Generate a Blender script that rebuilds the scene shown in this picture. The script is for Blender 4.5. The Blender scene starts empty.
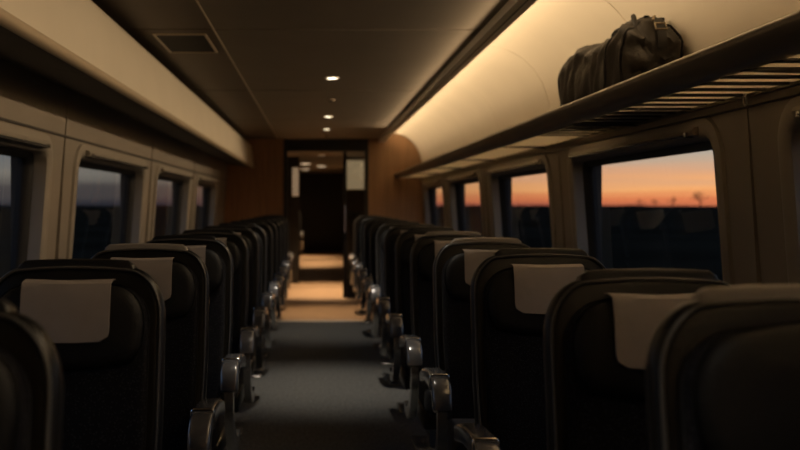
import bpy, bmesh, math, random
from mathutils import Vector, Matrix, noise

random.seed(7)
scene = bpy.context.scene
COL = scene.collection

# ------------------------------------------------------------------ camera
CAM_Z = 1.35
F_PX = 1000.0
cam_data = bpy.data.cameras.new('camera')
cam = bpy.data.objects.new('camera', cam_data)
COL.objects.link(cam)
cam.location = (0, 0, CAM_Z)
cam.rotation_euler = (math.radians(90), 0, 0)
cam_data.sensor_width = 36.0
cam_data.lens = 36.0 * F_PX / 800.0
cam_data.shift_x = 83.0 / 800.0
cam_data.shift_y = -20.0 / 800.0
cam_data.clip_start = 0.05
cam_data.clip_end = 5000
cam_data.dof.use_dof = True
cam_data.dof.focus_distance = 3.0
cam_data.dof.aperture_fstop = 3.0
scene.camera = cam

# ------------------------------------------------------------------ colour management
scene.view_settings.view_transform = 'Standard'
scene.view_settings.look = 'None'
scene.view_settings.gamma = 1.0
scene.view_settings.use_curve_mapping = False
scene.view_settings.exposure = 0.0
scene.cycles.use_denoising = True
scene.cycles.max_bounces = 10
scene.cycles.diffuse_bounces = 5
scene.cycles.glossy_bounces = 5
scene.cycles.transparent_max_bounces = 16
scene.cycles.sample_clamp_indirect = 4.0

# ------------------------------------------------------------------ world: dusk sky, afterglow on the +x side
SKY = 1.15
world = bpy.data.worlds.new('dusk_sky')
scene.world = world
world.use_nodes = True
wt = world.node_tree
wt.nodes.clear()
def wn(t, **k):
    n = wt.nodes.new(t)
    for a, b in k.items():
        setattr(n, a, b)
    return n
w_out = wn('ShaderNodeOutputWorld'); w_bg = wn('ShaderNodeBackground')
w_tc = wn('ShaderNodeTexCoord'); w_sep = wn('ShaderNodeSeparateXYZ')
wt.links.new(w_tc.outputs['Generated'], w_sep.inputs[0])
w_map = wn('ShaderNodeMapping'); w_map.inputs['Scale'].default_value = (3.0, 3.0, 90.0)
w_noise = wn('ShaderNodeTexNoise'); w_noise.inputs['Scale'].default_value = 1.6; w_noise.inputs['Detail'].default_value = 4
wt.links.new(w_tc.outputs['Generated'], w_map.inputs[0]); wt.links.new(w_map.outputs[0], w_noise.inputs['Vector'])
w_nm = wn('ShaderNodeMath', operation='MULTIPLY_ADD'); w_nm.inputs[1].default_value = 0.026; w_nm.inputs[2].default_value = -0.013
wt.links.new(w_noise.outputs['Fac'], w_nm.inputs[0])
w_el = wn('ShaderNodeMath', operation='ADD')
wt.links.new(w_sep.outputs['Z'], w_el.inputs[0]); wt.links.new(w_nm.outputs[0], w_el.inputs[1])
w_pow = wn('ShaderNodeMath', operation='POWER'); w_pow.inputs[1].default_value = 0.5   # sqrt: more ramp room near the horizon
w_max = wn('ShaderNodeMath', operation='MAXIMUM'); w_max.inputs[1].default_value = 0.0
wt.links.new(w_el.outputs[0], w_max.inputs[0]); wt.links.new(w_max.outputs[0], w_pow.inputs[0])
def ramp(stops):
    r = wn('ShaderNodeValToRGB')
    e = r.color_ramp.elements
    e[0].position, e[0].color = stops[0][0], (*stops[0][1], 1)
    e[1].position, e[1].color = stops[-1][0], (*stops[-1][1], 1)
    for p, c in stops[1:-1]:
        n = e.new(p); n.color = (*c, 1)
    wt.links.new(w_pow.outputs[0], r.inputs[0])
    return r
S = lambda deg: math.sqrt(math.sin(math.radians(deg)))
warm = ramp([(0, (.50, .13, .07)), (S(.35), (.85, .24, .09)), (S(.9), (1.05, .47, .17)), (S(1.7), (.84, .43, .23)),
             (S(2.6), (.58, .44, .32)), (S(3.6), (.36, .40, .38)), (S(9), (.22, .30, .40)), (S(30), (.18, .29, .48)), (S(50), (.17, .29, .50)), (1, (.13, .23, .42))])
cool = ramp([(0, (.030, .030, .038)), (S(.9), (.075, .065, .062)), (S(1.8), (.20, .18, .15)), (S(3.0), (.13, .14, .15)), (S(6), (.09, .11, .15)), (S(14), (.15, .21, .32)), (S(30), (.18, .29, .48)), (S(50), (.17, .29, .50)), (1, (.13, .23, .42))])  # pale low band: a window reflection painted into the left sky
w_az = wn('ShaderNodeMapRange', interpolation_type='SMOOTHSTEP')
w_az.inputs['From Min'].default_value = -0.22; w_az.inputs['From Max'].default_value = 0.30
wt.links.new(w_sep.outputs['X'], w_az.inputs['Value'])
w_mix = wn('ShaderNodeMix', data_type='RGBA')
wt.links.new(w_az.outputs[0], w_mix.inputs[0])
wt.links.new(cool.outputs[0], w_mix.inputs[6]); wt.links.new(warm.outputs[0], w_mix.inputs[7])
wt.links.new(w_mix.outputs[2], w_bg.inputs['Color'])
w_bg.inputs['Strength'].default_value = SKY
wt.links.new(w_bg.outputs[0], w_out.inputs['Surface'])

# ------------------------------------------------------------------ light levels of the lamps (lamps themselves are built with their fittings)
COVE_W = 47.0        # strip in the ceiling channel, towards the right-hand cove
SIDE_W = 40.0       # strip on the same channel, across the car
DOWN_W = 95.0         # small ceiling downlights
WARM = (1.0, 0.735, 0.45)

# ------------------------------------------------------------------ materials
MATS = {}
def mat(name, color, rough=.6, metal=0.0, spec=.5, bump=0.0, bscale=40, vary=0.0, vscale=8, sheen=0.0, coat=0.0, dots=None, stretch=None):
    if name in MATS:
        return MATS[name]
    m = bpy.data.materials.new(name); m.use_nodes = True
    nt = m.node_tree; b = nt.nodes['Principled BSDF']
    b.inputs['Roughness'].default_value = rough
    b.inputs['Metallic'].default_value = metal
    b.inputs['Specular IOR Level'].default_value = spec
    b.inputs['Sheen Weight'].default_value = sheen
    b.inputs['Coat Weight'].default_value = coat
    b.inputs['Base Color'].default_value = (*color, 1)
    tc = nt.nodes.new('ShaderNodeTexCoord')
    vec = tc.outputs['Object']
    if stretch:
        mp = nt.nodes.new('ShaderNodeMapping'); mp.inputs['Scale'].default_value = stretch
        nt.links.new(vec, mp.inputs[0]); vec = mp.outputs[0]
    col_out = None
    if vary:
        n = nt.nodes.new('ShaderNodeTexNoise'); n.inputs['Scale'].default_value = vscale; n.inputs['Detail'].default_value = 5
        nt.links.new(vec, n.inputs['Vector'])
        r = nt.nodes.new('ShaderNodeValToRGB')
        r.color_ramp.elements[0].position = .3; r.color_ramp.elements[1].position = .7
        r.color_ramp.elements[0].color = (*[c * (1 - vary) for c in color], 1)
        r.color_ramp.elements[1].color = (*[min(1, c * (1 + vary)) for c in color], 1)
        nt.links.new(n.outputs['Fac'], r.inputs[0]); col_out = r.outputs[0]
    if dots:
        v = nt.nodes.new('ShaderNodeTexVoronoi'); v.inputs['Scale'].default_value = dots[0]
        nt.links.new(tc.outputs['Object'], v.inputs['Vector'])
        l = nt.nodes.new('ShaderNodeMath'); l.operation = 'LESS_THAN'; l.inputs[1].default_value = .28
        nt.links.new(v.outputs['Distance'], l.inputs[0])
        mx = nt.nodes.new('ShaderNodeMix'); mx.data_type = 'RGBA'
        nt.links.new(l.outputs[0], mx.inputs[0])
        if col_out: nt.links.new(col_out, mx.inputs[6])
        else: mx.inputs[6].default_value = (*color, 1)
        mx.inputs[7].default_value = (*dots[1], 1); col_out = mx.outputs[2]
    if col_out:
        nt.links.new(col_out, b.inputs['Base Color'])
    if bump:
        n2 = nt.nodes.new('ShaderNodeTexNoise'); n2.inputs['Scale'].default_value = bscale; n2.inputs['Detail'].default_value = 4
        nt.links.new(vec, n2.inputs['Vector'])
        bp = nt.nodes.new('ShaderNodeBump'); bp.inputs['Strength'].default_value = bump; bp.inputs['Distance'].default_value = .004
        nt.links.new(n2.outputs['Fac'], bp.inputs['Height']); nt.links.new(bp.outputs[0], b.inputs['Normal'])
    MATS[name] = m
    return m
def emit_mat(name, color, strength):
    m = bpy.data.materials.new(name); m.use_nodes = True
    nt = m.node_tree; nt.nodes.clear()
    e = nt.nodes.new('ShaderNodeEmission'); o = nt.nodes.new('ShaderNodeOutputMaterial')
    e.inputs[0].default_value = (*color, 1); e.inputs[1].default_value = strength
    nt.links.new(e.outputs[0], o.inputs[0]); return m
def glass_mat(name, tint, ior=1.5, rough=0.0):
    m = bpy.data.materials.new(name); m.use_nodes = True
    nt = m.node_tree; nt.nodes.clear()
    o = nt.nodes.new('ShaderNodeOutputMaterial'); mx = nt.nodes.new('ShaderNodeMixShader')
    t = nt.nodes.new('ShaderNodeBsdfTransparent'); t.inputs[0].default_value = (*tint, 1)
    g = nt.nodes.new('ShaderNodeBsdfGlossy'); g.inputs['Roughness'].default_value = rough
    # Schlick reflectance that is the same from both sides of the sheet
    ge = nt.nodes.new('ShaderNodeNewGeometry'); dp = nt.nodes.new('ShaderNodeVectorMath'); dp.operation = 'DOT_PRODUCT'
    nt.links.new(ge.outputs['Normal'], dp.inputs[0]); nt.links.new(ge.outputs['Incoming'], dp.inputs[1])
    def mth(op, a, b=None):
        n = nt.nodes.new('ShaderNodeMath'); n.operation = op
        for i, v in enumerate((a, b)):
            if v is None: continue
            if isinstance(v, (int, float)): n.inputs[i].default_value = v
            else: nt.links.new(v, n.inputs[i])
        return n.outputs[0]
    c = mth('ABSOLUTE', dp.outputs['Value'])
    p5 = mth('POWER', mth('SUBTRACT', 1.0, c), 5.0)
    fr = mth('ADD', mth('MULTIPLY', p5, .62), .05)
    nt.links.new(fr, mx.inputs[0]); nt.links.new(t.outputs[0], mx.inputs[1]); nt.links.new(g.outputs[0], mx.inputs[2])
    nt.links.new(mx.outputs[0], o.inputs[0]); return m

M_wall = mat('wall_laminate', (.235, .200, .160), .42, bump=.06, bscale=160, vary=.05, vscale=3)
M_mould = mat('window_moulding', (.27, .235, .19), .35, vary=.04)
M_gasket = mat('black_gasket', (.008, .008, .009), .45)
M_glass = glass_mat('window_glass', (.86, .88, .90))
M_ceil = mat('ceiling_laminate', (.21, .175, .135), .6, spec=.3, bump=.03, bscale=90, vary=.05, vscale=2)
M_ceil_side = mat('ceiling_laminate_shaded', (.13, .105, .08), .6, spec=.3, bump=.03, bscale=90)  # ceiling laminate darkened to cancel light bounced off the bin fascia
M_cove = mat('cove_panel', (.66, .58, .45), .5, vary=.03, vscale=2)
M_trim = mat('channel_aluminium', (.75, .71, .64), .5)
M_trim_dark = mat('channel_dark', (.06, .055, .05), .5)
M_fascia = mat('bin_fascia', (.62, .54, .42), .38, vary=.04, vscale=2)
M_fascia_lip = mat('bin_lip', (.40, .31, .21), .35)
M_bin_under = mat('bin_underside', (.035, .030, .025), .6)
M_rail = mat('rack_rail', (.19, .155, .115), .3, metal=.4, vary=.08, vscale=5)
M_rail_dark = mat('rack_rail_dark', (.035, .03, .027), .45)
M_slat = mat('rack_slat', (.80, .76, .70), .35)
_nt = M_slat.node_tree; _b = _nt.nodes['Principled BSDF']; _o = _nt.nodes['Material Output']      # frosted acrylic lets light through
_tr = _nt.nodes.new('ShaderNodeBsdfTranslucent'); _tr.inputs[0].default_value = (.92, .88, .80, 1)
_mx = _nt.nodes.new('ShaderNodeMixShader'); _mx.inputs[0].default_value = .75
_nt.links.new(_b.outputs[0], _mx.inputs[1]); _nt.links.new(_tr.outputs[0], _mx.inputs[2]); _nt.links.new(_mx.outputs[0], _o.inputs[0])
M_carpet = mat('carpet', (.075, .075, .072), .95, spec=.1, bump=.9, bscale=220, vary=.35, vscale=60, stretch=(1, .35, 1))
M_vinyl = mat('vestibule_vinyl', (.36, .24, .14), .5, vary=.1, vscale=4)
M_wood = mat('wood_veneer', (.34, .19, .09), .4, vary=.18, vscale=3, stretch=(9, 9, .6))
M_doorframe = mat('door_frame', (.012, .011, .010), .4)
M_shell = mat('seat_shell', (.005, .0049, .0048), .34, spec=.3, bump=.1, bscale=200)
M_fabric = mat('seat_fabric', (.007, .007, .009), .92, spec=.1, bump=.4, bscale=300, dots=(150, (.030, .030, .036)), sheen=.05)
M_leather = mat('headrest_leather', (.005, .0048, .0048), .6, spec=.25, bump=.2, bscale=120)
M_pad = mat('headrest_pad', (.26, .225, .20), .6, bump=.25, bscale=25, vary=.08, vscale=12)
M_piping = mat('seat_piping', (.06, .058, .055), .4)
M_bar_dark = mat('grab_bar_dark', (.007, .0068, .0066), .4, spec=.35)
M_bar_grey = mat('grab_bar_grey', (.22, .20, .175), .4)
M_arm = mat('armrest_plastic', (.17, .17, .175), .2, metal=.6)
M_arm_metal = mat('armrest_metal', (.42, .41, .39), .25, metal=.9)
M_chrome = mat('chrome_trim', (.65, .63, .60), .15, metal=1)
M_bag = mat('bag_canvas', (.020, .015, .010), .5, bump=.6, bscale=60, vary=.3, vscale=9)
M_bag_dark = mat('bag_webbing', (.011, .009, .007), .6, bump=.4, bscale=120)
M_brass = mat('bag_hardware', (.30, .24, .16), .3, metal=.9)
M_vent = mat('vent_grille', (.008, .007, .006), .6)
M_white = mat('white_plastic', (.55, .53, .50), .5)
M_land = mat('dark_field', (.012, .0095, .0065), .95, spec=0, vary=.5, vscale=.05)
M_hedge = mat('dusk_hedge', (.010, .010, .010), .95, spec=0)
M_bark = mat('bark', (.018, .014, .012), .9)
M_lamp_spot = emit_mat('downlight_lens', (1, .86, .62), 9.0)
M_lamp_far = emit_mat('corridor_lamp_lens', (1, .75, .48), 3.0)

# ------------------------------------------------------------------ mesh helpers
def mesh_obj(name, verts, faces, m, parent=None, smooth=None, loc=None):
    me = bpy.data.meshes.new(name)
    me.from_pydata([tuple(v) for v in verts], [], faces)
    bm = bmesh.new(); bm.from_mesh(me)
    bmesh.ops.recalc_face_normals(bm, faces=bm.faces)
    bm.to_mesh(me); bm.free()
    if smooth:
        me.shade_smooth()
        me.set_sharp_from_angle(angle=math.radians(smooth))
    me.materials.append(m)
    o = bpy.data.objects.new(name, me); COL.objects.link(o)
    if parent: o.parent = parent
    if loc: o.location = loc
    return o
def empty(name, loc=(0, 0, 0), rz=0):
    o = bpy.data.objects.new(name, None); COL.objects.link(o)
    o.location = loc; o.rotation_euler = (0, 0, rz); o.empty_display_size = .1
    return o
def tag(o, label, cat, group=None):
    o['label'] = label; o['category'] = cat
    if group: o['group'] = group
    return o
def struct(o, label=None):
    o['kind'] = 'structure'
    if label: o['label'] = label
    return o
def stuff(o):
    o['kind'] = 'stuff'; return o

def box(x0, x1, y0, y1, z0, z1, bev=0.0):
    """box with chamfered edges (verts, faces)"""
    bm = bmesh.new()
    vs = [bm.verts.new((x, y, z)) for x in (x0, x1) for y in (y0, y1) for z in (z0, z1)]
    for f in ((0, 1, 3, 2), (4, 6, 7, 5), (0, 4, 5, 1), (2, 3, 7, 6), (0, 2, 6, 4), (1, 5, 7, 3)):
        bm.faces.new([vs[i] for i in f])
    if bev:
        bmesh.ops.bevel(bm, geom=list(bm.edges), offset=bev, segments=2, affect='EDGES', profile=.5)
    bm.verts.ensure_lookup_table(); bm.verts.index_update()
    V = [v.co.copy() for v in bm.verts]; F = [[v.index for v in f.verts] for f in bm.faces]
    bm.free(); return V, F
def join(*parts):
    V, F = [], []
    for v, f in parts:
        k = len(V); V += list(v); F += [[i + k for i in q] for q in f]
    return V, F
def prism_y(profile, y0, y1):
    """closed (x,z) profile extruded along y"""
    n = len(profile)
    V = [(x, y0, z) for x, z in profile] + [(x, y1, z) for x, z in profile]
    F = [[i, (i + 1) % n, n + (i + 1) % n, n + i] for i in range(n)] + [list(range(n))[::-1], [n + i for i in range(n)]]
    return V, F
def thick_strip(pts, t, y0, y1):
    """open (x,z) polyline given thickness t (to its left) and extruded along y"""
    P = [Vector(p) for p in pts]; off = []
    for i, p in enumerate(P):
        a = P[max(0, i - 1)]; b = P[min(len(P) - 1, i + 1)]
        d = (b - a).normalized(); off.append(p + Vector((-d.y, d.x)) * t)
    return prism_y([tuple(p) for p in P] + [tuple(p) for p in reversed(off)], y0, y1)
def rrect(x0, x1, z0, z1, r, n=6):
    """rounded rectangle; r a number or four (bl, br, tr, tl)"""
    if not isinstance(r, (tuple, list)): r = (r,) * 4
    P = []
    for (cx, cz, a, rr) in ((x0 + r[0], z0 + r[0], 180, r[0]), (x1 - r[1], z0 + r[1], 270, r[1]), (x1 - r[2], z1 - r[2], 0, r[2]), (x0 + r[3], z1 - r[3], 90, r[3])):
        for i in range(n + 1):
            t = math.radians(a + 90 * i / n)
            P.append((cx + rr * math.cos(t), cz + rr * math.sin(t)))
    return P
def inset(P, d):
    n = len(P); out = []
    for i in range(n):
        a = Vector(P[i - 1]); b = Vector(P[i]); c = Vector(P[(i + 1) % n])
        t = (c - a)
        t = t.normalized() if t.length > 1e-9 else Vector((1, 0))
        out.append(tuple(b + Vector((-t.y, t.x)) * d))     # counter-clockwise outline: left normal is inwards
    return out
def slab(P, d0, d1, bev, seg=3, belly=0.0):
    """outline P in (x,v) with depth from d0 (front, low) to d1 (back); rounded edges; belly bulges the front centre"""
    loops = []
    def add(ins, d): loops.append([(x, d, v) for x, v in inset(P, ins)] if ins else [(x, d, v) for x, v in P])
    for i in range(seg + 1):
        a = math.pi / 2 * i / seg
        add(bev * (1 - math.sin(a)), d0 + bev * (1 - math.cos(a)))
    for i in range(seg + 1):
        a = math.pi / 2 * i / seg
        add(bev * (1 - math.cos(a)), d1 - bev * (1 - math.sin(a)))
    n = len(P); V = [q for l in loops for q in l]; F = []
    for k in range(len(loops) - 1):
        for i in range(n):
            j = (i + 1) % n
            F.append([k * n + i, k * n + j, (k + 1) * n + j, (k + 1) * n + i])
    # caps: shrinking rings towards the centre so that the front can bulge
    cx = sum(p[0] for p in P) / n; cv = sum(p[1] for p in P) / n
    def cap(base, d, sgn, bul):
        rings = [base]
        for s, bb in ((.75, .44), (.45, .8)):
            k0 = len(V)
            for i in range(n):
                x, _, v = V[base + i]
                V.append((cx + (x - cx) * s, d - sgn * bul * bb, cv + (v - cv) * s))
            rings.append(k0)
        c = len(V); V.append((cx, d - sgn * bul, cv))
        for a, b in zip(rings, rings[1:]):
            for i in range(n):
                j = (i + 1) % n; F.append([a + i, b + i, b + j, a + j])
        for i in range(n):
            F.append([rings[-1] + i, c, rings[-1] + (i + 1) % n])
    cap(0, d0, 1, belly); cap((len(loops) - 1) * n, d1, -1, 0)
    return V, F
def tube(path, r, n=8, closed=False):
    P = [Vector(p) for p in path]; V, F = [], []; m = len(P)
    up = Vector((0, 0, 1)); prev = None
    for i, p in enumerate(P):
        a = P[i - 1] if (closed or i > 0) else P[i]; b = P[(i + 1) % m] if (closed or i < m - 1) else P[i]
        t = (b - a).normalized()
        if prev is None:
            u = t.cross(Vector((0, 0, 1)))
            if u.length < .05: u = t.cross(Vector((1, 0, 0)))
        else:
            u = prev - t * prev.dot(t)
        u.normalize(); prev = u; w = t.cross(u)
        rr = r[i] if isinstance(r, (list, tuple)) else r
        for k in range(n):
            a_ = 2 * math.pi * k / n
            V.append(p + (u * math.cos(a_) + w * math.sin(a_)) * rr)
    for i in range(m if closed else m - 1):
        j = (i + 1) % m
        for k in range(n):
            l = (k + 1) % n; F.append([i * n + k, i * n + l, j * n + l, j * n + k])
    if not closed:
        F.append(list(range(n))[::-1]); F.append([(m - 1) * n + k for k in range(n)])
    return V, F
def disc(cx, cy, z0, z1, r0, r1=None, n=20):
    r1 = r0 if r1 is None else r1
    V = [(cx + r0 * math.cos(2 * math.pi * i / n), cy + r0 * math.sin(2 * math.pi * i / n), z0) for i in range(n)]
    V += [(cx + r1 * math.cos(2 * math.pi * i / n), cy + r1 * math.sin(2 * math.pi * i / n), z1) for i in range(n)]
    F = [[i, (i + 1) % n, n + (i + 1) % n, n + i] for i in range(n)] + [list(range(n))[::-1], list(range(n, 2 * n))]
    return V, F
def ring(cx, cy, z0, z1, ri, ro, n=24):
    V, F = [], []
    for z, r in ((z1, ri), (z0, ri), (z0, ro), (z1, ro)):
        V += [(cx + r * math.cos(2 * math.pi * i / n), cy + r * math.sin(2 * math.pi * i / n), z) for i in range(n)]
    for k in range(4):
        for i in range(n):
            j = (i + 1) % n; F.append([k * n + i, k * n + j, ((k + 1) % 4) * n + j, ((k + 1) % 4) * n + i])
    return V, F

# ------------------------------------------------------------------ dimensions of the car
Y0, Y1 = -2.6, 14.4
CEIL = 2.30
XR, XL = 1.57, -1.37            # wall faces at the sill
def wallx(s, z):
    base = XR if s > 0 else XL
    return base - s * .085 * max(0.0, z - 1.0)

# ------------------------------------------------------------------ floor
fl = struct(mesh_obj('floor', *box(XL - .1, XR + .1, Y0, 11.6, -.08, 0), M_carpet), 'dark ribbed carpet along the aisle')
mesh_obj('floor_covering', *box(XL - .1, XR + .1, 11.6, 17.2, -.08, .002), M_vinyl, fl)
mesh_obj('threshold_strip', *box(XL, XR, 11.57, 11.63, .0, .008, .002), M_trim, fl)

# ------------------------------------------------------------------ walls with windows
def wall(side, y0, y1, first, pitch, width, ztop, wname, nwin0):
    """bay panels from pillar middle to pillar middle, each with a rounded window opening"""
    root = struct(empty(wname, ((XR if side > 0 else XL), (y0 + y1) / 2, 0)), ('right' if side > 0 else 'left') + '-hand side wall of beige panels with windows')
    ox, oy = root.location.x, root.location.y
    def W(y, z, d=0.0):                       # d: depth outwards
        return (wallx(side, z) + side * d - ox, y - oy, z)
    H0, H1, R = .86, 1.61, .075
    gap = pitch - width
    k0 = math.floor((y0 - first) / pitch) - 1
    wins = []
    for k in range(k0, k0 + 12):
        a = first + k * pitch; b = a + width
        pa, pb = max(y0, a - gap / 2 + .0025), min(y1, b + gap / 2 - .0025)
        if pb - pa < .02: continue
        if a < y0 or b > y1:                # no room for a whole window: plain panel
            if a >= y1 or b <= y0:
                qa, qb = pa, pb
            else:
                qa, qb = pa, pb
            V = [W(qa, z, d) for d in (0, .03) for z in (.66, ztop)] + [W(qb, z, d) for d in (0, .03) for z in (.66, ztop)]
            F = [[0, 1, 5, 4], [2, 6, 7, 3], [0, 2, 3, 1], [4, 5, 7, 6], [1, 3, 7, 5], [0, 4, 6, 2]]
            mesh_obj('wall_panel', V, F, M_wall, root)
            continue
        hole = rrect(a, b, H0, H1, R, 6)
        n = len(hole)
        # matching points on the outer rectangle
        outer = []
        corners = [(pa, .66), (pb, .66), (pb, ztop), (pa, ztop)]
        per = n // 4
        for q in range(4):
            for i in range(per):
                hx, hz = hole[q * per + i]
                c = corners[q]
                mid = per // 2
                if i == mid: outer.append(c)
                elif (q in (0, 2)) == (i < mid): outer.append((c[0], hz))
                else: outer.append((hx, c[1]))
        V = [W(*p) for p in outer] + [W(*p) for p in hole] + [W(p[0], p[1], .115) for p in hole]
        F = []
        for i in range(n):
            j = (i + 1) % n
            F.append([i, j, n + j, n + i]); F.append([n + i, n + j, 2 * n + j, 2 * n + i])
        # panel edge depth, so that the joint reads as a recess
        for lo, hi in (((pa, .66), (pa, ztop)), ((pb, .66), (pb, ztop))):
            m0 = len(V); V += [W(*lo), W(*hi), W(hi[0], hi[1], .03), W(lo[0], lo[1], .03)]; F.append([m0, m0 + 1, m0 + 2, m0 + 3])
        mesh_obj('wall_panel', V, F, M_wall, root, smooth=35)
        wins.append((a, b, hole))
    # lower wall panel and backing behind the joints
    mesh_obj('lower_panel', *box(min(0, side * .05), max(0, side * .05), y0 - oy, y1 - oy, 0, .66), M_wall, root)
    mesh_obj('sill_rail', *prism_y([(0, .64), (-side * .03, .65), (-side * .03, .69), (0, .70)], y0 - oy, y1 - oy), M_mould, root)
    for i, (a, b, hole) in enumerate(wins):
        # window: moulding, gasket, pane, blind
        w = struct(empty('window_%d' % (nwin0 + i), (wallx(side, .86), (a + b) / 2, .86)), 'wide rounded train window in the %s wall' % ('right' if side > 0 else 'left'))
        wx, wy, wz = w.location
        def L(y, z, d): return (wallx(side, z) + side * d - wx, y - wy, z - wz)
        n = len(hole); V, F = [], []
        prof = [(-.082, .0), (-.078, -.014), (-.055, -.020), (-.02, -.018), (.0, -.006), (.004, .03), (.004, .06)]
        for ins, d in prof:
            V += [L(y, z, d) for y, z in inset(hole, ins)]
        for k in range(len(prof) - 1):
            for q in range(n):
                r = (q + 1) % n; F.append([k * n + q, k * n + r, (k + 1) * n + r, (k + 1) * n + q])
        mesh_obj('window_frame', V, F, M_mould, w, smooth=50)
        V, F = [], []
        prof = [(.0015, .06), (.006, .055), (.030, .075), (.034, .105), (-.01, .112)]
        for ins, d in prof:
            V += [L(y, z, d) for y, z in inset(hole, ins)]
        for k in range(len(prof) - 1):
            for q in range(n):
                r = (q + 1) % n; F.append([k * n + q, k * n + r, (k + 1) * n + r, (k + 1) * n + q])
        mesh_obj('gasket', V, F, M_gasket, w, smooth=50)
        g = inset(hole, .012)
        V = [L(y, z, .095) for y, z in g]; F = [list(range(n))]
        mesh_obj('pane', V, F, M_glass, w)
        # rolled blind under the window head: cassette and pull bar
        V, F = prism_y([(0, 0), (-side * .020, .004), (-side * .026, .018), (-side * .020, .032), (0, .036)], a + .10 - wy, b - .10 - wy)
        cx, cz = L(a, 1.615, -.022)[0], 1.622 - wz
        cas = mesh_obj('blind_cassette', V, F, M_mould, w, smooth=40, loc=(cx, 0, cz))
        mesh_obj('pull_bar', *tube([(-side * .032, a + .16 - wy, .004), (-side * .032, b - .16 - wy, .004)], .006), M_arm_metal, cas)
        for yy in (a + .16, b - .16):
            mesh_obj('bar_bracket', *box(min(0, -side * .036), max(0, -side * .036), yy - wy - .012, yy - wy + .012, -.004, .016, .002), M_arm_metal, cas)
    return root

wall_r = wall(1, Y0, Y1, 3.82, 2.75, 2.13, 1.745, 'wall_right', 1)
wall_l = wall(-1, Y0, Y1, 5.50, 2.72, 2.10, 1.985, 'wall_left', 20)
# outer skin so that no sky leaks through the panel joints
def skin(side, first, pitch, width, root, ztop):
    k = -5; y = Y0 - .1
    spans = []
    for k in range(-5, 8):
        a = first + k * pitch; b = a + width
        if a < Y0 or b > Y1: continue
        spans.append((a + .0, b))
    ys = [Y0 - .1] + [v for s in spans for v in s] + [Y1]
    for i in range(0, len(ys), 2):
        x0 = wallx(side, 1.0) + side * .035
        V, F = box(min(x0, x0 + side * .09), max(x0, x0 + side * .09), ys[i], ys[i + 1], .0, ztop)
        o = mesh_obj('outer_skin', [(v[0] - root.location.x, v[1] - root.location.y, v[2]) for v in V], F, M_gasket, root)
    for z0, z1 in ((0, .855), (1.615, ztop)):
        x0 = wallx(side, 1.0) + side * .052
        V, F = box(min(x0, x0 + side * .09), max(x0, x0 + side * .09), Y0 - .1, Y1, z0, z1)
        mesh_obj('outer_skin', [(v[0] - root.location.x, v[1] - root.location.y, v[2]) for v in V], F, M_gasket, root)
skin(1, 3.82, 2.75, 2.13, wall_r, 2.46)
skin(-1, 5.50, 2.72, 2.10, wall_l, 2.46)
# beading along the top of the window zone
t = struct(mesh_obj('trim_1', *prism_y([(wallx(1, 1.70), 1.690), (wallx(1, 1.70) - .018, 1.694), (wallx(1, 1.70) - .022, 1.722), (wallx(1, 1.7), 1.73)], Y0, Y1), M_rail), 'dark rail on the right wall under the rack')
t = struct(mesh_obj('trim_2', *prism_y([(wallx(-1, 1.70), 1.700), (wallx(-1, 1.70) + .010, 1.702), (wallx(-1, 1.70) + .010, 1.712), (wallx(-1, 1.7), 1.714)], Y0, Y1), M_rail_dark), 'thin dark joint along the left wall above the windows')

# ------------------------------------------------------------------ ceiling
ceil = struct(empty('ceiling', (0, 5.9, CEIL)), 'low beige train ceiling of flat panels')
SEAM_L, TRIM0, TRIM1 = -.56, .89, .975
ysplits = [Y0, -.2, 2.6, 5.42, 8.3, 11.2, Y1]
for a, b in zip(ysplits, ysplits[1:]):
    mesh_obj('ceiling_panel', *box(SEAM_L + .004, TRIM0 + .05, a + .013 - 5.9, b - .013 - 5.9, 0, .03, .003), M_ceil, ceil)
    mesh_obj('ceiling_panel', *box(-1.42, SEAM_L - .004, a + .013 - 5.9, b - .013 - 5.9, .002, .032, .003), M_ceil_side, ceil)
mesh_obj('seam_strip', *box(SEAM_L - .004, SEAM_L + .004, Y0 - 5.9, Y1 - 5.9, -.003, .03), M_fascia_lip, ceil)
mesh_obj('roof_skin', *box(XL - .2, XR + .2, Y0 - .1 - 5.9, Y1 - 5.9, .13, .17), M_gasket, ceil)
# cove on the right
cove = struct(empty('wall_cove', (1.3, 5.9, 2.0)), 'curved pale cove above the right luggage rack')
prof = []
for i in range(13):
    a = i / 12
    t_ = a * math.pi / 2
    prof.append((1.02 + .495 * math.sin(t_) ** .9, 1.76 + .625 * math.cos(t_) ** .75 if i < 12 else 1.745))
prof = [(.90, 2.388), (.98, 2.390)] + prof
cs = [Y0, .9, 2.75, 4.6, 6.45, 8.3, 10.15, 12.0, Y1]
for a, b in zip(cs, cs[1:]):
    V, F = thick_strip([(x - 1.3, z - 2.0) for x, z in prof], .012, a + .005 - 5.9, b - .005 - 5.9)
    mesh_obj('cove_panel', V, F, M_cove, cove, smooth=40)
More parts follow.
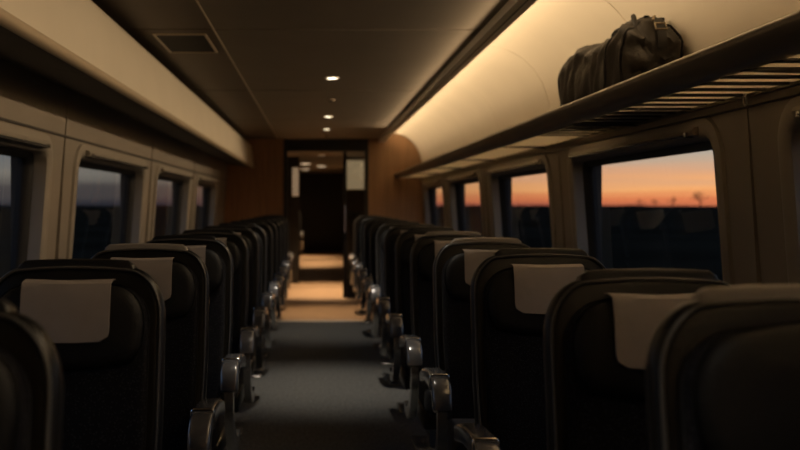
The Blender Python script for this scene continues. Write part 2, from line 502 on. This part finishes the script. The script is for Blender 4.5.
# ceiling channel with its strip lamps
lamp = tag(empty('channel_light', ((TRIM0 + TRIM1) / 2, 5.9, 2.255)), 'long aluminium ceiling channel with hidden warm strip light beside the bright cove', 'strip light')
lx = lamp.location.x
LZ = 2.255
mesh_obj('channel', *prism_y([(TRIM0 - lx, 0), (TRIM1 - lx, 0), (TRIM1 - lx, .012), (TRIM0 + .012 - lx, .012), (TRIM0 + .012 - lx, .14), (TRIM0 - lx, .14)], Y0 - 5.9, Y1 - 5.9), M_trim, lamp)
mesh_obj('dark_line', *box(-.006, .002, Y0 - 5.9, Y1 - 5.9, -.002, .001), M_trim_dark, lamp)  # narrow dark line along the channel underside
def area(name, parent, loc, rot, sx, sy, power, color, spread=180):
    d = bpy.data.lights.new(name, 'AREA'); d.shape = 'RECTANGLE'; d.size = sx; d.size_y = sy
    d.energy = power; d.color = color; d.spread = math.radians(spread)
    o = bpy.data.objects.new(name, d); COL.objects.link(o); o.parent = parent; o.location = loc; o.rotation_euler = rot
    return o
# area lamps shine along local -z
area('cove_strip', lamp, (TRIM1 - .022 - lx, 0, .027), (0, math.radians(-90 - 18), 0), .022, Y1 - Y0 - .2, COVE_W, WARM, 125)
area('side_strip', lamp, (TRIM0 - .004 - lx, -1.0, .020), (0, math.radians(90 - 12), 0), .02, Y1 - Y0 - 2.4, SIDE_W, WARM, 92)

# ------------------------------------------------------------------ overhead bin on the left
bn = tag(empty('overhead_bin', (-.95, 5.9, CAM_Z + .54)), 'long beige overhead luggage bin above the left windows', 'luggage bin')
bx, by, bz = bn.location
bs = [Y0, 1.4, 4.1, 6.8, 9.5, 12.2, Y1]
def fp(x, h): return (x - bx, CAM_Z + h - bz)
fas = [fp(-.912, .565), fp(-.915, .60), fp(-.922, .68), fp(-.935, .77), fp(-.948, .84), fp(-.962, .872), fp(-.99, .882)]
for a, b in zip(bs, bs[1:]):
    V, F = thick_strip(fas, .02, a + .0006 - by, b - .0006 - by)
    mesh_obj('fascia_panel', V, F, M_fascia, bn, smooth=50)
lipP = [fp(-.935, .530), fp(-.912, .534), fp(-.904, .545), fp(-.902, .556), fp(-.906, .566), fp(-.935, .570)]
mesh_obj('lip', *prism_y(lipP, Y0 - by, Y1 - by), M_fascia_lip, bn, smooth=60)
for a, b in zip(bs, bs[1:]):
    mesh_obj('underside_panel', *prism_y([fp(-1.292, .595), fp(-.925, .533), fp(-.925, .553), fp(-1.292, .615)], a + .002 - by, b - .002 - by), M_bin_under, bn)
mesh_obj('top_panel', *box(-1.40 - bx, -.975 - bx, Y0 - by, Y1 - by, CAM_Z + .862 - bz, CAM_Z + .880 - bz), M_fascia, bn)

# ------------------------------------------------------------------ luggage rack on the right
rk = tag(empty('luggage_rack', (1.12, 5.9, CAM_Z + .385)), 'open slatted luggage rack with rounded rail above the right windows', 'luggage rack')
rx, ry, rz = rk.location
def rp(x, h): return (x - rx, CAM_Z + h - rz)
RY1 = Y1
rail = [rp(1.112, .442), rp(1.118, .452), rp(1.128, .456), rp(1.142, .455), rp(1.152, .446), rp(1.165, .425), rp(1.195, .405), rp(1.215, .398), rp(1.215, .380), rp(1.18, .376), rp(1.15, .385), rp(1.125, .408), rp(1.114, .428)]
mesh_obj('front_rail', *prism_y(rail, Y0 - ry, RY1 - ry), M_rail, rk, smooth=50)
mesh_obj('wall_rail', *prism_y([rp(1.475, .372), rp(1.508, .368), rp(1.508, .40), rp(1.475, .398)], Y0 - ry, RY1 - ry), M_rail, rk, smooth=40)
sl_w = .088
sv, sf = slab(rrect(-sl_w / 2, sl_w / 2, -.006, .006, .005, 3), -.14, .14, .001, 1)
# slab extrudes along y: turn so that the slat spans x
sv = [(v[1], v[0], v[2]) for v in sv]
slat_me = None
y = -1.4; i = 0
while y < RY1 - .1:
    px, pz = 1.344 - rx, CAM_Z + .3875 - rz
    if slat_me is None:
        s0 = mesh_obj('slat', sv, sf, M_slat, rk, smooth=40, loc=(px, y - ry, pz)); slat_me = s0.data
    else:
        o = bpy.data.objects.new('slat', slat_me); COL.objects.link(o); o.parent = rk; o.location = (px, y - ry, pz)
    y += .165; i += 1
bar_me = None  # added dark bars, standing in for the shade between the nearer slats
y = -1.4 + .0825
while y < 5.6:
    if bar_me is None:
        o = mesh_obj('gap_shade_bar', *box(-.14, .14, -.016, .016, -.009, .004, .002), M_rail_dark, rk, loc=(1.344 - rx, y - ry, CAM_Z + .3855 - rz)); bar_me = o.data
    else:
        o = bpy.data.objects.new('gap_shade_bar', bar_me); COL.objects.link(o); o.parent = rk; o.location = (1.344 - rx, y - ry, CAM_Z + .3855 - rz)
    y += .165
yy = -.9
while yy < RY1:
    mesh_obj('crossbar', *prism_y([rp(1.19, .374), rp(1.49, .366), rp(1.49, .383), rp(1.19, .3815)], yy - ry - .012, yy - ry + .012), M_rail_dark, rk)
    yy += 1.85

# ------------------------------------------------------------------ end wall with doorway, sliding glass door, vestibule and next car
DX0, DX1, DTOP = -.43, .69, 2.12
ew = struct(empty('wall_front', (0, Y1 + .05, 0)), 'brown wood end wall around the doorway')
def epart(name, b, m): return mesh_obj(name, [(v[0], v[1] - Y1 - .05, v[2]) for v in b[0]], b[1], m, ew)
epart('wood_panel', box(DX1 + .05, XR + .1, Y1, Y1 + .08, 0, 2.40), M_wood)
epart('wood_panel', box(XL - .1, DX0 - .05, Y1, Y1 + .08, 0, 2.40), M_wood)
epart('header_panel', box(DX0 - .05, DX1 + .05, Y1, Y1 + .08, DTOP + .05, 2.40), M_doorframe)
epart('door_jamb', box(DX0 - .05, DX0, Y1 - .02, Y1 + .10, 0, DTOP + .05, .004), M_doorframe)
epart('door_jamb', box(DX1, DX1 + .05, Y1 - .02, Y1 + .10, 0, DTOP + .05, .004), M_doorframe)
epart('door_head', box(DX0, DX1, Y1 - .02, Y1 + .10, DTOP, DTOP + .05, .004), M_doorframe)
dr = struct(empty('door_1', (.55, Y1 + .14, 0)), 'half-open sliding glass door with dark frame')
def dpart(name, b, m, par=None): return mesh_obj(name, [(v[0] - .55, v[1] - Y1 - .14, v[2]) for v in b[0]], b[1], m, par or dr)
dpart('door_frame', box(.38, .43, Y1 + .12, Y1 + .16, 0.002, DTOP + .03, .004), M_doorframe)
dpart('door_frame', box(.70, .75, Y1 + .12, Y1 + .16, 0.002, DTOP + .03, .004), M_doorframe)
dpart('bottom_rail', box(.43, .70, Y1 + .12, Y1 + .16, 0.002, .30, .004), M_doorframe)
dpart('pane', box(.43, .70, Y1 + .137, Y1 + .143, .30, DTOP + .03), glass_mat('door_glass', (.75, .74, .70)))
dpart('handle', tube([(.405, Y1 + .09, .95), (.405, Y1 + .09, 1.35)], .012), M_arm_metal)
# vestibule
V2 = Y1 + 2.8
vs = struct(empty('wall_vestibule', (0, Y1 + 1.4, 0)), 'narrow vestibule walls beyond the doorway')
def vpart(name, b, m): return mesh_obj(name, [(v[0], v[1] - Y1 - 1.4, v[2]) for v in b[0]], b[1], m, vs)
vpart('side_panel', box(-.72, -.66, Y1 + .2, V2, 0, 2.2), M_wall)
vpart('side_panel', box(.86, .92, Y1 + .2, V2, 0, 2.2), M_wall)
vpart('vestibule_ceiling', box(-.75, .95, Y1 + .1, V2 + .1, 2.18, 2.24), M_ceil)
vpart('end_panel', box(-1.5, -.31, V2, V2 + .08, 0, 2.4), M_doorframe)
vpart('end_panel', box(.50, 1.7, V2, V2 + .08, 0, 2.4), M_doorframe)
vpart('end_header', box(-.31, .50, V2, V2 + .08, 2.18, 2.4), M_doorframe)
# next car (seen through both doorways)
N0, N1 = V2 + .08, V2 + 12.0
nc = struct(empty('wall_next_car', (0, (N0 + N1) / 2, 0)), 'dim next carriage seen through the doorway')
def npart(name, b, m): return mesh_obj(name, [(v[0], v[1] - (N0 + N1) / 2, v[2]) for v in b[0]], b[1], m, nc)
npart('far_floor', box(XL, XR, N0, N1, -.08, 0), M_vinyl)
npart('far_ceiling', box(XL, XR, N0, N1, 2.28, 2.34), M_ceil)
npart('far_side_wall', box(XL - .08, XL, N0, N1, 0, 2.3), M_wall)
npart('far_side_wall', box(XR, XR + .08, N0, N1, 0, 2.3), M_wall)
npart('far_end_wall', box(XL, XR, N1, N1 + .08, 0, 2.4), M_doorframe)

# ceiling downlights
ORD = ['first', 'second', 'third', 'fourth', 'fifth', 'sixth', 'seventh', 'eighth', 'ninth', 'tenth', 'eleventh', 'twelfth', 'thirteenth']
def downlight(x, y, z, label, power, lens=None, r=.055, group='ceiling downlights'):
    d = tag(empty('ceiling_downlight', (x, y, z)), label, 'ceiling light', group)
    mesh_obj('bezel', *ring(0, 0, -.008, .002, r * .72, r), M_trim, d, smooth=40)
    mesh_obj('lens', *disc(0, 0, -.003, .002, r * .74), lens or M_lamp_spot, d)
    l = bpy.data.lights.new('bulb', 'SPOT'); l.energy = power; l.color = (1, .68, .40) if y > 12 else (1, .88, .72); l.spot_size = math.radians(64); l.spot_blend = 1.0; l.shadow_soft_size = .03
    o = bpy.data.objects.new('bulb', l); COL.objects.link(o); o.parent = d; o.location = (0, 0, -.012)
    return d
for yy, lb in ((4.2, 'round ceiling light above the frame, between the bag and the nearest visible light'), (.95, 'round ceiling light above the nearest seats'), (-2.3, 'round ceiling light behind the viewpoint')):
    downlight(.112, yy, CEIL, lb, DOWN_W * .6)
downlight(.112, 7.45, CEIL, 'small round ceiling light, nearest and brightest of the row above the aisle', DOWN_W * 1.8)
downlight(.118, 10.7, CEIL, 'small round ceiling light, second of the row above the aisle', DOWN_W * .9)
downlight(.12, 12.5, CEIL, 'small round ceiling light, last of the row before the doorway', DOWN_W * 2.0)
downlight(.10, Y1 + .75, 2.18, 'warm ceiling light just beyond the doorway in the vestibule', 450, M_lamp_far, .06, 'vestibule lights')
downlight(.08, Y1 + 2.2, 2.18, 'warm ceiling light at the far side of the vestibule', 350, M_lamp_far, .06, 'vestibule lights')
for xx, yy, lb in ((-.26, 5.2, 'large warm ceiling light in the next carriage, nearest of three'), (.10, 6.6, 'large warm ceiling light in the next carriage, middle of three'), (-.30, 8.6, 'large warm ceiling light in the next carriage, farthest of three')):
    downlight(xx, N0 + yy, 2.28, lb, 350, M_lamp_far, .17, 'next carriage lights')
pn = tag(empty('reflection_glow', (.66, V2 - .02, 1.62)), 'small added glow behind the sliding glass door, in place of a reflection in its pane', 'reflection glow')
mesh_obj('panel_frame', *box(-.16, .16, 0, .02, -.01, .51, .004), M_trim, pn)  # added glowing panel, stands in for the bright cove reflected in the door glass
mesh_obj('lit_face', *box(-.145, .145, -.006, 0, .005, .495, .002), emit_mat('reflection_glow_face', (1, .74, .44), .36), pn)
wl = tag(empty('wall_lamp', (-.37, V2 - .03, 1.50)), 'tall warm wall lamp on the left of the vestibule', 'wall lamp')
mesh_obj('lamp_body', *box(-.06, .06, 0, .03, 0, .50, .004), M_trim, wl)
mesh_obj('lamp_face', *box(-.05, .05, -.007, 0, .01, .49, .002), emit_mat('wall_lamp_face', (1, .66, .38), .22), wl)
for yy, lb in ((9.0, 'small unlit round sensor on the ceiling between the first two aisle lights'), (13.6, 'small unlit round sensor on the ceiling near the doorway')):
    s = tag(empty('ceiling_sensor', (.125, yy, CEIL)), lb, 'sensor', 'ceiling sensors')
    mesh_obj('base', *disc(0, 0, -.010, .002, .034, .04), M_fascia_lip, s, smooth=40)
    mesh_obj('dome', *disc(0, 0, -.022, -.010, .014, .026), M_trim_dark, s, smooth=40)

# ceiling vent on the left panel
vt = tag(empty('ceiling_vent', (-.765, 5.88, CEIL + .002)), 'dark square air vent grille in the left ceiling panel', 'vent')
for a in ((-.15, -.135, -.33, .33), (.135, .15, -.33, .33), (-.135, .135, -.33, -.315), (-.135, .135, .315, .33)):
    mesh_obj('frame_bar', *box(a[0], a[1], a[2], a[3], -.008, .002, .002), M_fascia_lip, vt)
mesh_obj('backing', *box(-.135, .135, -.315, .315, -.0015, .001), M_gasket, vt)
lv, lf = box(-.135, .135, -.008, .008, -.006, -.0015)
lm = None
for i in range(20):
    yy = -.295 + i * .031
    if lm is None:
        o = mesh_obj('louvre', lv, lf, M_vent, vt, loc=(0, yy, 0)); lm = o.data
    else:
        o = bpy.data.objects.new('louvre', lm); COL.objects.link(o); o.parent = vt; o.location = (0, yy, 0)

# back wall behind the photographer
struct(mesh_obj('wall_back', *box(XL - .1, XR + .1, Y0 - .08, Y0, 0, 2.4), M_wood), 'wood end wall behind the viewpoint')

# ------------------------------------------------------------------ seats
SW = .215       # half width of the shell
HINGE = Vector((0, 0, .43))
REC = math.radians(10.5)
def recl(vf):
    V, F = vf; out = []
    for x, d, v in V:
        c, s = math.cos(REC), math.sin(REC)
        out.append((x, HINGE.y + s * v + c * d, HINGE.z + c * v - s * d))
    return out, F
def shell_outline(i=0.0, top=.790, w=SW):
    P = []
    r = .095
    # bottom corners, slight waist, rounded shoulders, gently crowned top
    P += [(-w * .90 + i, -.10 + i), (w * .90 - i, -.10 + i), (w * .955 - i, .15), (w - i, .40), (w - i, top - .135)]
    for k in range(1, 9):
        a = k / 9 * math.pi / 2
        P.append((w - i - .085 * (1 - math.cos(a)), top - .125 + (.119 - i) * math.sin(a)))
    for k in range(1, 8):
        u = 1 - 2 * k / 8
        P.append(((w - .085 - i) * u, top - .006 - i + .006 * (1 - u * u)))
    for k in range(8, 0, -1):
        a = k / 9 * math.pi / 2
        P.append((-(w - i - .085 * (1 - math.cos(a))), top - .125 + (.119 - i) * math.sin(a)))
    P += [(-w + i, top - .135), (-w + i, .40), (-w * .955 + i, .15)]
    return P
SEAT_MESH = {}
def sobj(key, name, vf, m, parent, smooth=45):
    if key not in SEAT_MESH:
        o = mesh_obj(name, vf() [0], vf()[1], m, parent, smooth)
        SEAT_MESH[key] = o.data
        return o
    o = bpy.data.objects.new(name, SEAT_MESH[key]); COL.objects.link(o); o.parent = parent
    return o
ARM_PROF = [(y_ * .92 + .02, z_ + .147) for y_, z_ in [(.06, .555), (-.02, .575), (-.14, .590), (-.26, .597), (-.34, .594), (-.395, .580), (-.430, .552), (-.445, .515), (-.446, .490),
            (-.425, .478), (-.395, .482), (-.385, .505), (-.365, .527), (-.33, .538), (-.24, .540), (-.10, .533), (.06, .505)]]
def arm_vf(sx):
    P = [(-y_, z) for y_, z in ARM_PROF]          # outline in (-y, z): clockwise check handled by recalc
    P = P[::-1] if sum((P[i][0] * P[(i + 1) % len(P)][1] - P[(i + 1) % len(P)][0] * P[i][1]) for i in range(len(P))) < 0 else P
    V, F = slab(P, -.034, .034, .012, 3)
    # caps of a concave outline: rebuild with plain end faces
    n = len(P); keep = n * 8
    V = V[:keep]; F = [f for f in F if all(i < keep for i in f)] + [list(range(n)), list(range(keep - n, keep))]
    return [(sx + v[1], -v[0], v[2]) for v in V], F
def arm_support_vf(sx):
    path = [(-.355, .630), (-.362, .58), (-.345, .51), (-.30, .45), (-.235, .405), (-.165, .38), (-.09, .375), (-.02, .39)]
    V, F = [], []
    n = len(path)
    for i, (y_, z) in enumerate(path):
        a = Vector(path[max(0, i - 1)]); b = Vector(path[min(n - 1, i + 1)]); d = (b - a).normalized(); nn = Vector((-d.y, d.x))
        w = .020 + .010 * math.sin(i / (n - 1) * math.pi)
        for sgn in (-1, 1):
            for xx in (-.017, .017):
                p = Vector((y_, z)) + nn * w * sgn
                V.append((sx + xx, p.x, p.y))
    for i in range(n - 1):
        a, b = i * 4, (i + 1) * 4
        for q, r in ((0, 1), (1, 3), (3, 2), (2, 0)):
            F.append([a + q, a + r, b + r, b + q])
    F += [[0, 1, 3, 2], [n * 4 - 4, n * 4 - 3, n * 4 - 1, n * 4 - 2]]
    return V, F
def trim_vf(sx):
    P = rrect(-.0365, .0365, .6815, .7475, .012, 3)
    V, F = slab(P, -.288, -.277, .003, 1)
    return [(v[0] + sx, v[1], v[2]) for v in V], F
def make_seat(x, ytop, label, pad=True, bar='dark', group=None, inner=1):
    oy = ytop - .135
    r = tag(empty('train_seat', (x, oy, 0)), label, 'seat', group)
    sh = sobj('shell', 'back_shell', lambda: recl(slab(shell_outline(), -.01, .055, .022, 4)), M_shell, r)
    pip = shell_outline(.008)
    sobj('piping', 'piping', lambda: recl(tube([(px, -.012, pv) for px, pv in pip], .0035, 6, True)), M_piping, sh)
    sobj('cushion', 'back_cushion', lambda: recl(slab(shell_outline(.030, .775), -.042, -.008, .022, 4, .012)), M_fabric, r)
    def head():
        P = []
        w, z0, z1 = SW - .036, .545, .748
        P = [(-w * .86, z0 + .012), (-w * .45, z0 - .004), (0, z0 - .010), (w * .45, z0 - .004), (w * .86, z0 + .012), (w * .97, z0 + .045), (w, z0 + .09)]
        for k in range(0, 8):
            a = k / 7 * math.pi / 2
            P.append((w - .075 * (1 - math.cos(a)), z1 - .105 + .092 * math.sin(a)))
        for k in range(1, 6):
            u = 1 - 2 * k / 6; P.append(((w - .075) * u, z1 - .013 + .013 * (1 - u * u)))
        for k in range(7, -1, -1):
            a = k / 7 * math.pi / 2
            P.append((-(w - .075 * (1 - math.cos(a))), z1 - .105 + .092 * math.sin(a)))
        P += [(-w, z0 + .09), (-w * .97, z0 + .045)]
        return recl(slab(P, -.078, -.03, .03, 4, .010))
    hd = sobj('head', 'headrest', head, M_leather, r)
    if pad:
        def padvf():
            # soft cover sheet hugging the headrest front and folding back over its top
            V, F = [], []; nx, nv = 12, 14
            for j in range(nv + 1):
                t_ = j / nv
                for i in range(nx + 1):
                    u = -1 + 2 * i / nx
                    w = .103
                    edge = 0
                    if t_ < .14:                      # rounded lower corners
                        edge = .022 * (1 - math.sqrt(max(0, 1 - (1 - t_ / .14) ** 2)))
                    xx = u * (w - edge)
                    if t_ < .8:
                        v = .600 + (.738 - .600) * t_ / .8 ; d = -.0945 + .003 * u * u
                        k = max(0, (t_ - .55) / .25); d += .006 * k * k
                        v += -.002 * math.cos(u * 2)
                    else:
                        k = (t_ - .8) / .2; v = .738 + .012 * math.sin(k * math.pi / 2) - .002 * math.cos(u * 2) ; d = -.0885 + .05 * k + .003 * u * u
                    d -= .0022 * noise.noise((u * 2.2, t_ * 2.5, 3.1))
                    V.append((xx, d, v))
            n0 = len(V); V += [(a, b + .006, c - .001) for a, b, c in V]
            st = nx + 1
            for off, in ((0,), (n0,)):
                for j in range(nv):
                    for i in range(nx):
                        q = off + j * st + i; F.append([q, q + 1, q + 1 + st, q + st])
            bd = [i for i in range(nx + 1)] + [j * st + nx for j in range(1, nv + 1)] + [nv * st + i for i in range(nx - 1, -1, -1)] + [j * st for j in range(nv - 1, 0, -1)]
            for a, b in zip(bd, bd[1:] + bd[:1]): F.append([a, b, b + n0, a + n0])
            return recl((V, F))
        p = sobj('pad', 'headrest_pad', padvf, M_pad, hd, 50); p['label'] = 'pale beige headrest pad'
    bw = .142
    def barvf():
        P = [(-bw, .770), (bw, .770), (bw - .003, .790), (bw - .018, .801), (bw * .5, .804), (0, .805), (-bw * .5, .804), (-bw + .018, .801), (-bw + .003, .790)]
        return recl(slab(P, .0, .046, .007, 3))
    sobj('bar' + bar, 'grab_bar', barvf, M_bar_grey if bar == 'grey' else M_bar_dark, r)
    sobj('seatc', 'seat_cushion', lambda: ((lambda vf: ([(v[0], -.43 + v[2], .475 + v[1] * -1) for v in vf[0]], vf[1]))(slab(rrect(-.198, .198, 0, .42, .05, 5), -.06, .06, .03, 4, .012))), M_fabric, r)
    sobj('base', 'seat_base', lambda: box(-.20, .20, -.36, .02, .34, .42, .012), M_shell, r)
    sobj('pedestal', 'pedestal', lambda: join(prism_y([(-.05, .012), (.05, .012), (.06, .34), (-.06, .34)], -.26, -.08)), M_arm, r)
    sobj('foot', 'foot_plate', lambda: box(-.14, .14, -.33, -.02, 0, .014, .004), M_arm_metal, r)
    for k, sx in (('l', -SW - .026), ('r', SW + .026)):
        a = sobj('arm' + k, 'armrest', lambda: arm_vf(sx), M_arm, r, 40)
        t_ = sobj('armtrim' + k, 'armrest_trim', lambda: trim_vf(sx), M_chrome, a)
        t_ = sobj('armsup' + k, 'armrest_support', lambda: arm_support_vf(sx), M_arm_metal, a)
    return r
XSR, XSL = .463 + SW, -.365 - SW
G_R, G_L = 'seats in the right-hand row', 'seats in the left-hand row'
near_r = make_seat(XSR + .015, 1.435, 'nearest dark seat in the lower right corner, grey top bar, no pale pad', pad=False, bar='grey', group=G_R)
near_r.scale.z = 1.012
for k in range(12):
    lb = 'dark seat with pale headrest pad, %s padded one in the right-hand row' % ORD[k]
    make_seat(XSR, 2.03 + .98 * k, lb, bar='grey' if k in (2, 3) else 'dark', group=G_R)
make_seat(XSL, 1.42, 'dark seat cut off by the lower left corner, nearest the viewer in the left-hand row', bar='dark', group=G_L)
for k in range(12):
    lb = 'dark seat with beige headrest pad, %s in left-hand row behind the cut-off seat' % ORD[k]
    make_seat(XSL, 2.40 + .98 * k, lb, bar='grey' if k in (1,) else 'dark', group=G_L)
for k in range(6):
    make_seat(XSL, N0 + 1.3 + 1.0 * k, 'tiny dark seat in the next carriage beyond the doorway, %s on the left' % ORD[k], pad=True, group='seats in the next carriage')

# ------------------------------------------------------------------ duffel bag on the rack
BX, BY, BZ = 1.357, 4.05, CAM_Z + .3940
bag = tag(empty('duffel_bag', (BX, BY, BZ)), 'bulging dark brown canvas duffel bag lying on the luggage rack', 'bag')
BL, BW, BH = 1.0, .140, .365
def bag_pt(u, th):
    """u 0..1 along the bag (0 = near end), th angle round the section"""
    e = min(u, 1 - u)
    endr = 1 - .16 * max(0, 1 - e / .10) ** 2
    c, s = math.cos(th), math.sin(th)
    p = .62
    sx = math.copysign(abs(c) ** p, c); sz = math.copysign(abs(s) ** p, s)
    w = BW * (1 - .05 * math.sin(u * 5)) * endr
    h = BH * (1.0 - .07 * math.sin(min(1, u * 1.15) * math.pi) + .03 * math.sin(u * 9 + 1)) * (1 - .08 * max(0, 1 - e / .10) ** 2)
    x = sx * w; z = h / 2 + sz * h / 2
    if sz > 0: x *= 1 - .16 * sz ** 2
    wr = noise.noise((u * 9, c * 2.2, s * 2.2)) * .020 + .013 * math.sin(u * 46 + s * 3 + 4 * noise.noise((u * 5, s, c))) * (0.35 + .65 * abs(s)) * (1 if sz > -.6 else .1)
    wr += .007 * noise.noise((u * 30, c * 6, s * 6))
    if z < .03: wr *= z / .03
    return Vector((x + c * wr, u * BL, max(0, z + s * wr)))
NU, NT = 64, 48
V, F = [], []
for i in range(NU + 1):
    for j in range(NT): V.append(bag_pt(i / NU, 2 * math.pi * j / NT))
for i in range(NU):
    for j in range(NT):
        k = (j + 1) % NT; F.append([i * NT + j, i * NT + k, (i + 1) * NT + k, (i + 1) * NT + j])
for base, sg, u in ((0, -1, 0), (NU * NT, 1, 1)):       # gathered end faces with soft folds
    prev = base; cz = BH * .47
    for s, bul in ((.86, .022), (.68, .036), (.48, .044), (.25, .048)):
        k0 = len(V)
        for j in range(NT):
            v = V[base + j]; th = 2 * math.pi * j / NT
            fold = .024 * math.sin((cz + (v.z - cz) * s) * 75 + 3 * noise.noise((v.x * 9, v.z * 9, 2))) * (1 - abs(2 * s - 1) * .5)
            V.append(Vector((v.x * s, (0 if sg < 0 else BL) + sg * (bul + fold), cz + (v.z - cz) * s)))
        for j in range(NT):
            k = (j + 1) % NT; F.append([prev + j, prev + k, k0 + k, k0 + j])
        prev = k0
    F.append([prev + j for j in range(NT)])
mesh_obj('bag_body', V, F, M_bag, bag, smooth=70)
for u, nm in ((.012, 0), (.16, 1), (.985, 2)):
    mesh_obj('seam_piping', *tube([bag_pt(u, 2 * math.pi * j / 40) * 1 + Vector((math.cos(2 * math.pi * j / 40) * .004, 0, .004 * max(0, math.sin(2 * math.pi * j / 40)) + .003)) for j in range(40)], .005, 6, True), M_bag_dark, bag, smooth=60)
# zip along the top
zp = [bag_pt(u / 30, math.pi / 2) + Vector((.0, 0, .004)) for u in range(2, 29)]
V, F = [], []
for p in zp: V += [p + Vector((-.014, 0, -.004)), p + Vector((-.010, 0, .003)), p + Vector((.010, 0, .003)), p + Vector((.014, 0, -.004))]
for i in range(len(zp) - 1):
    for q in range(3): F.append([i * 4 + q, i * 4 + q + 1, i * 4 + q + 5, i * 4 + q + 4])
mesh_obj('zipper', V, F, M_bag_dark, bag, smooth=60)
# two carry handles lying over the top
def strap(path, w, th, up):
    P = [Vector(p) for p in path]; V, F = [], []
    for i, p in enumerate(P):
        t_ = (P[min(len(P) - 1, i + 1)] - P[max(0, i - 1)]).normalized(); n_ = up(i).normalized(); s_ = t_.cross(n_).normalized(); n_ = s_.cross(t_)
        for a, b in ((-1, -1), (1, -1), (1, 1), (-1, 1)): V.append(p + s_ * a * w / 2 + n_ * b * th / 2)
    for i in range(len(P) - 1):
        for q in range(4): F.append([i * 4 + q, i * 4 + (q + 1) % 4, i * 4 + 4 + (q + 1) % 4, i * 4 + 4 + q])
    F += [[0, 1, 2, 3], [len(P) * 4 - 4, len(P) * 4 - 3, len(P) * 4 - 2, len(P) * 4 - 1]]
    return V, F
for sx, ph, hh in ((-1, .0, .036), (1, .05, .030)):
    pts = []
    for i in range(19):
        a = i / 18
        u = .03 + ph + .30 * a
        base = bag_pt(u, math.pi / 2 + sx * -.42 * (1 - .75 * math.sin(a * math.pi)))
        pts.append(base + Vector((0, 0, .002 + hh * math.sin(a * math.pi))))
    mesh_obj('carry_handle', *tube(pts, [.008 + .005 * math.sin(i / 18 * math.pi) for i in range(19)], 8), M_bag_dark, bag, smooth=60)
# end grab strap with buckle on the near end
es = [Vector((.02, -.006, .360)), Vector((.021, -.020, .348)), Vector((.022, -.045, .315)), Vector((.022, -.058, .285)), Vector((.023, -.060, .255)), Vector((.023, -.056, .232))]
e1 = mesh_obj('end_strap', *strap(es, .034, .006, lambda i: Vector((0, -1, .25))), M_bag_dark, bag, smooth=50)
mesh_obj('buckle', *tube([(.0, -.034, .336), (.042, -.034, .336), (.044, -.052, .310), (-.002, -.052, .310)], .0045, 6, True), M_brass, e1, smooth=60)
mesh_obj('zip_pull', *tube([(.012, .004, .372), (.004, -.008, .368), (-.004, -.022, .352)], .005, 6), M_brass, bag, smooth=60)

# ------------------------------------------------------------------ small tag tied to the rack
tg = tag(empty('cord_tag', (1.462, 3.42, CAM_Z + .372)), 'small pale cord loop hanging from the rack beside the wall', 'cord')
mesh_obj('cord_loop', *tube([(0, 0, .004), (.004, -.006, -.010), (.006, -.004, -.026), (.004, .006, -.034), (0, .010, -.022), (-.002, .008, -.004)], .0028, 6, True), M_white, tg, smooth=60)
mesh_obj('knot', *tube([(-.004, -.006, .004), (.003, .0, .009), (.006, .008, .004)], [.004, .007, .004], 6), M_white, tg, smooth=60)

# ------------------------------------------------------------------ land outside
GZ = -1.3
struct(mesh_obj('ground', *box(-3000, 3000, -3000, 3000, GZ - .5, GZ), M_land), 'dark flat farmland at dusk')
def hedge(name, side, dist, label, seed):
    rnd = random.Random(seed)
    V, F = [], []; y = -500; row = []
    while y < 2600:
        h = 1.1 + 1.5 * max(0, noise.noise((y * .012, seed, 0)) + .35) + .8 * max(0, noise.noise((y * .06, seed, 5))) + .5 * rnd.random()
        d = 8 + 4 * noise.noise((y * .02, seed, 9))
        xm = side * (dist + 18 * noise.noise((y * .004, seed, 2)))
        row.append([(xm - d, y, GZ), (xm - d * .6, y, GZ + h * .75), (xm, y, GZ + h), (xm + d * .6, y, GZ + h * .8), (xm + d, y, GZ)])
        y += rnd.uniform(2.0, 5.0)
    for r_ in row: V += r_
    for i in range(len(row) - 1):
        for q in range(4): F.append([i * 5 + q, i * 5 + q + 1, i * 5 + q + 6, i * 5 + q + 5])
    o = stuff(mesh_obj(name, V, F, M_hedge)); return tag(o, label, 'hedge')
hedge('hedgerow', 1, 330, 'dark distant hedgerow along the orange horizon', 3)
hedge('hedgerow', -1, 300, 'dark distant hedgerow beyond the left windows', 8)
def tree(x, y, h, label, seed):
    rnd = random.Random(seed)
    t = tag(empty('bare_tree', (x, y, GZ)), label, 'tree', 'bare trees on the horizon')
    mesh_obj('trunk', *tube([(0, 0, 0), (.02 * h, 0, h * .2), (0, .02 * h, h * .42)], [.035 * h, .028 * h, .02 * h], 6), M_bark, t)
    parts = []
    def grow(p, d, l, r, lev):
        q = p + d * l
        parts.append(tube([p, (p + q) / 2 + Vector((rnd.uniform(-1, 1), rnd.uniform(-1, 1), rnd.uniform(-.5, 1))) * l * .08, q], [r, r * .8, r * .6], 4))
        if lev:
            for _ in range(3):
                dd = (d + Vector((rnd.uniform(-.8, .8), rnd.uniform(-.8, .8), rnd.uniform(-.15, .6)))).normalized()
                grow(p + (q - p) * rnd.uniform(.6, 1), dd, l * rnd.uniform(.6, .8), r * .6, lev - 1)
    for _ in range(6):
        grow(Vector((0, 0, h * rnd.uniform(.25, .42))), Vector((rnd.uniform(-.9, .9), rnd.uniform(-.9, .9), rnd.uniform(.3, 1))).normalized(), h * .24, .014 * h, 3)
    stuff(mesh_obj('branches', *join(*parts), M_bark, t))
for i, (px, D, h, lb) in enumerate(((700, 640, 13.5, 'wide bare tree on the horizon at the right edge of the big window'), (672, 640, 9.0, 'small bare tree on the horizon just left of the widest one'),
                                    (640, 700, 7.5, 'low bare tree on the horizon at the middle of the big window'), (655, 760, 8.2, 'slim bare tree on the horizon between two lower ones'))):
    tree((px - 317) / 1000 * D, D, h, lb, 20 + i)
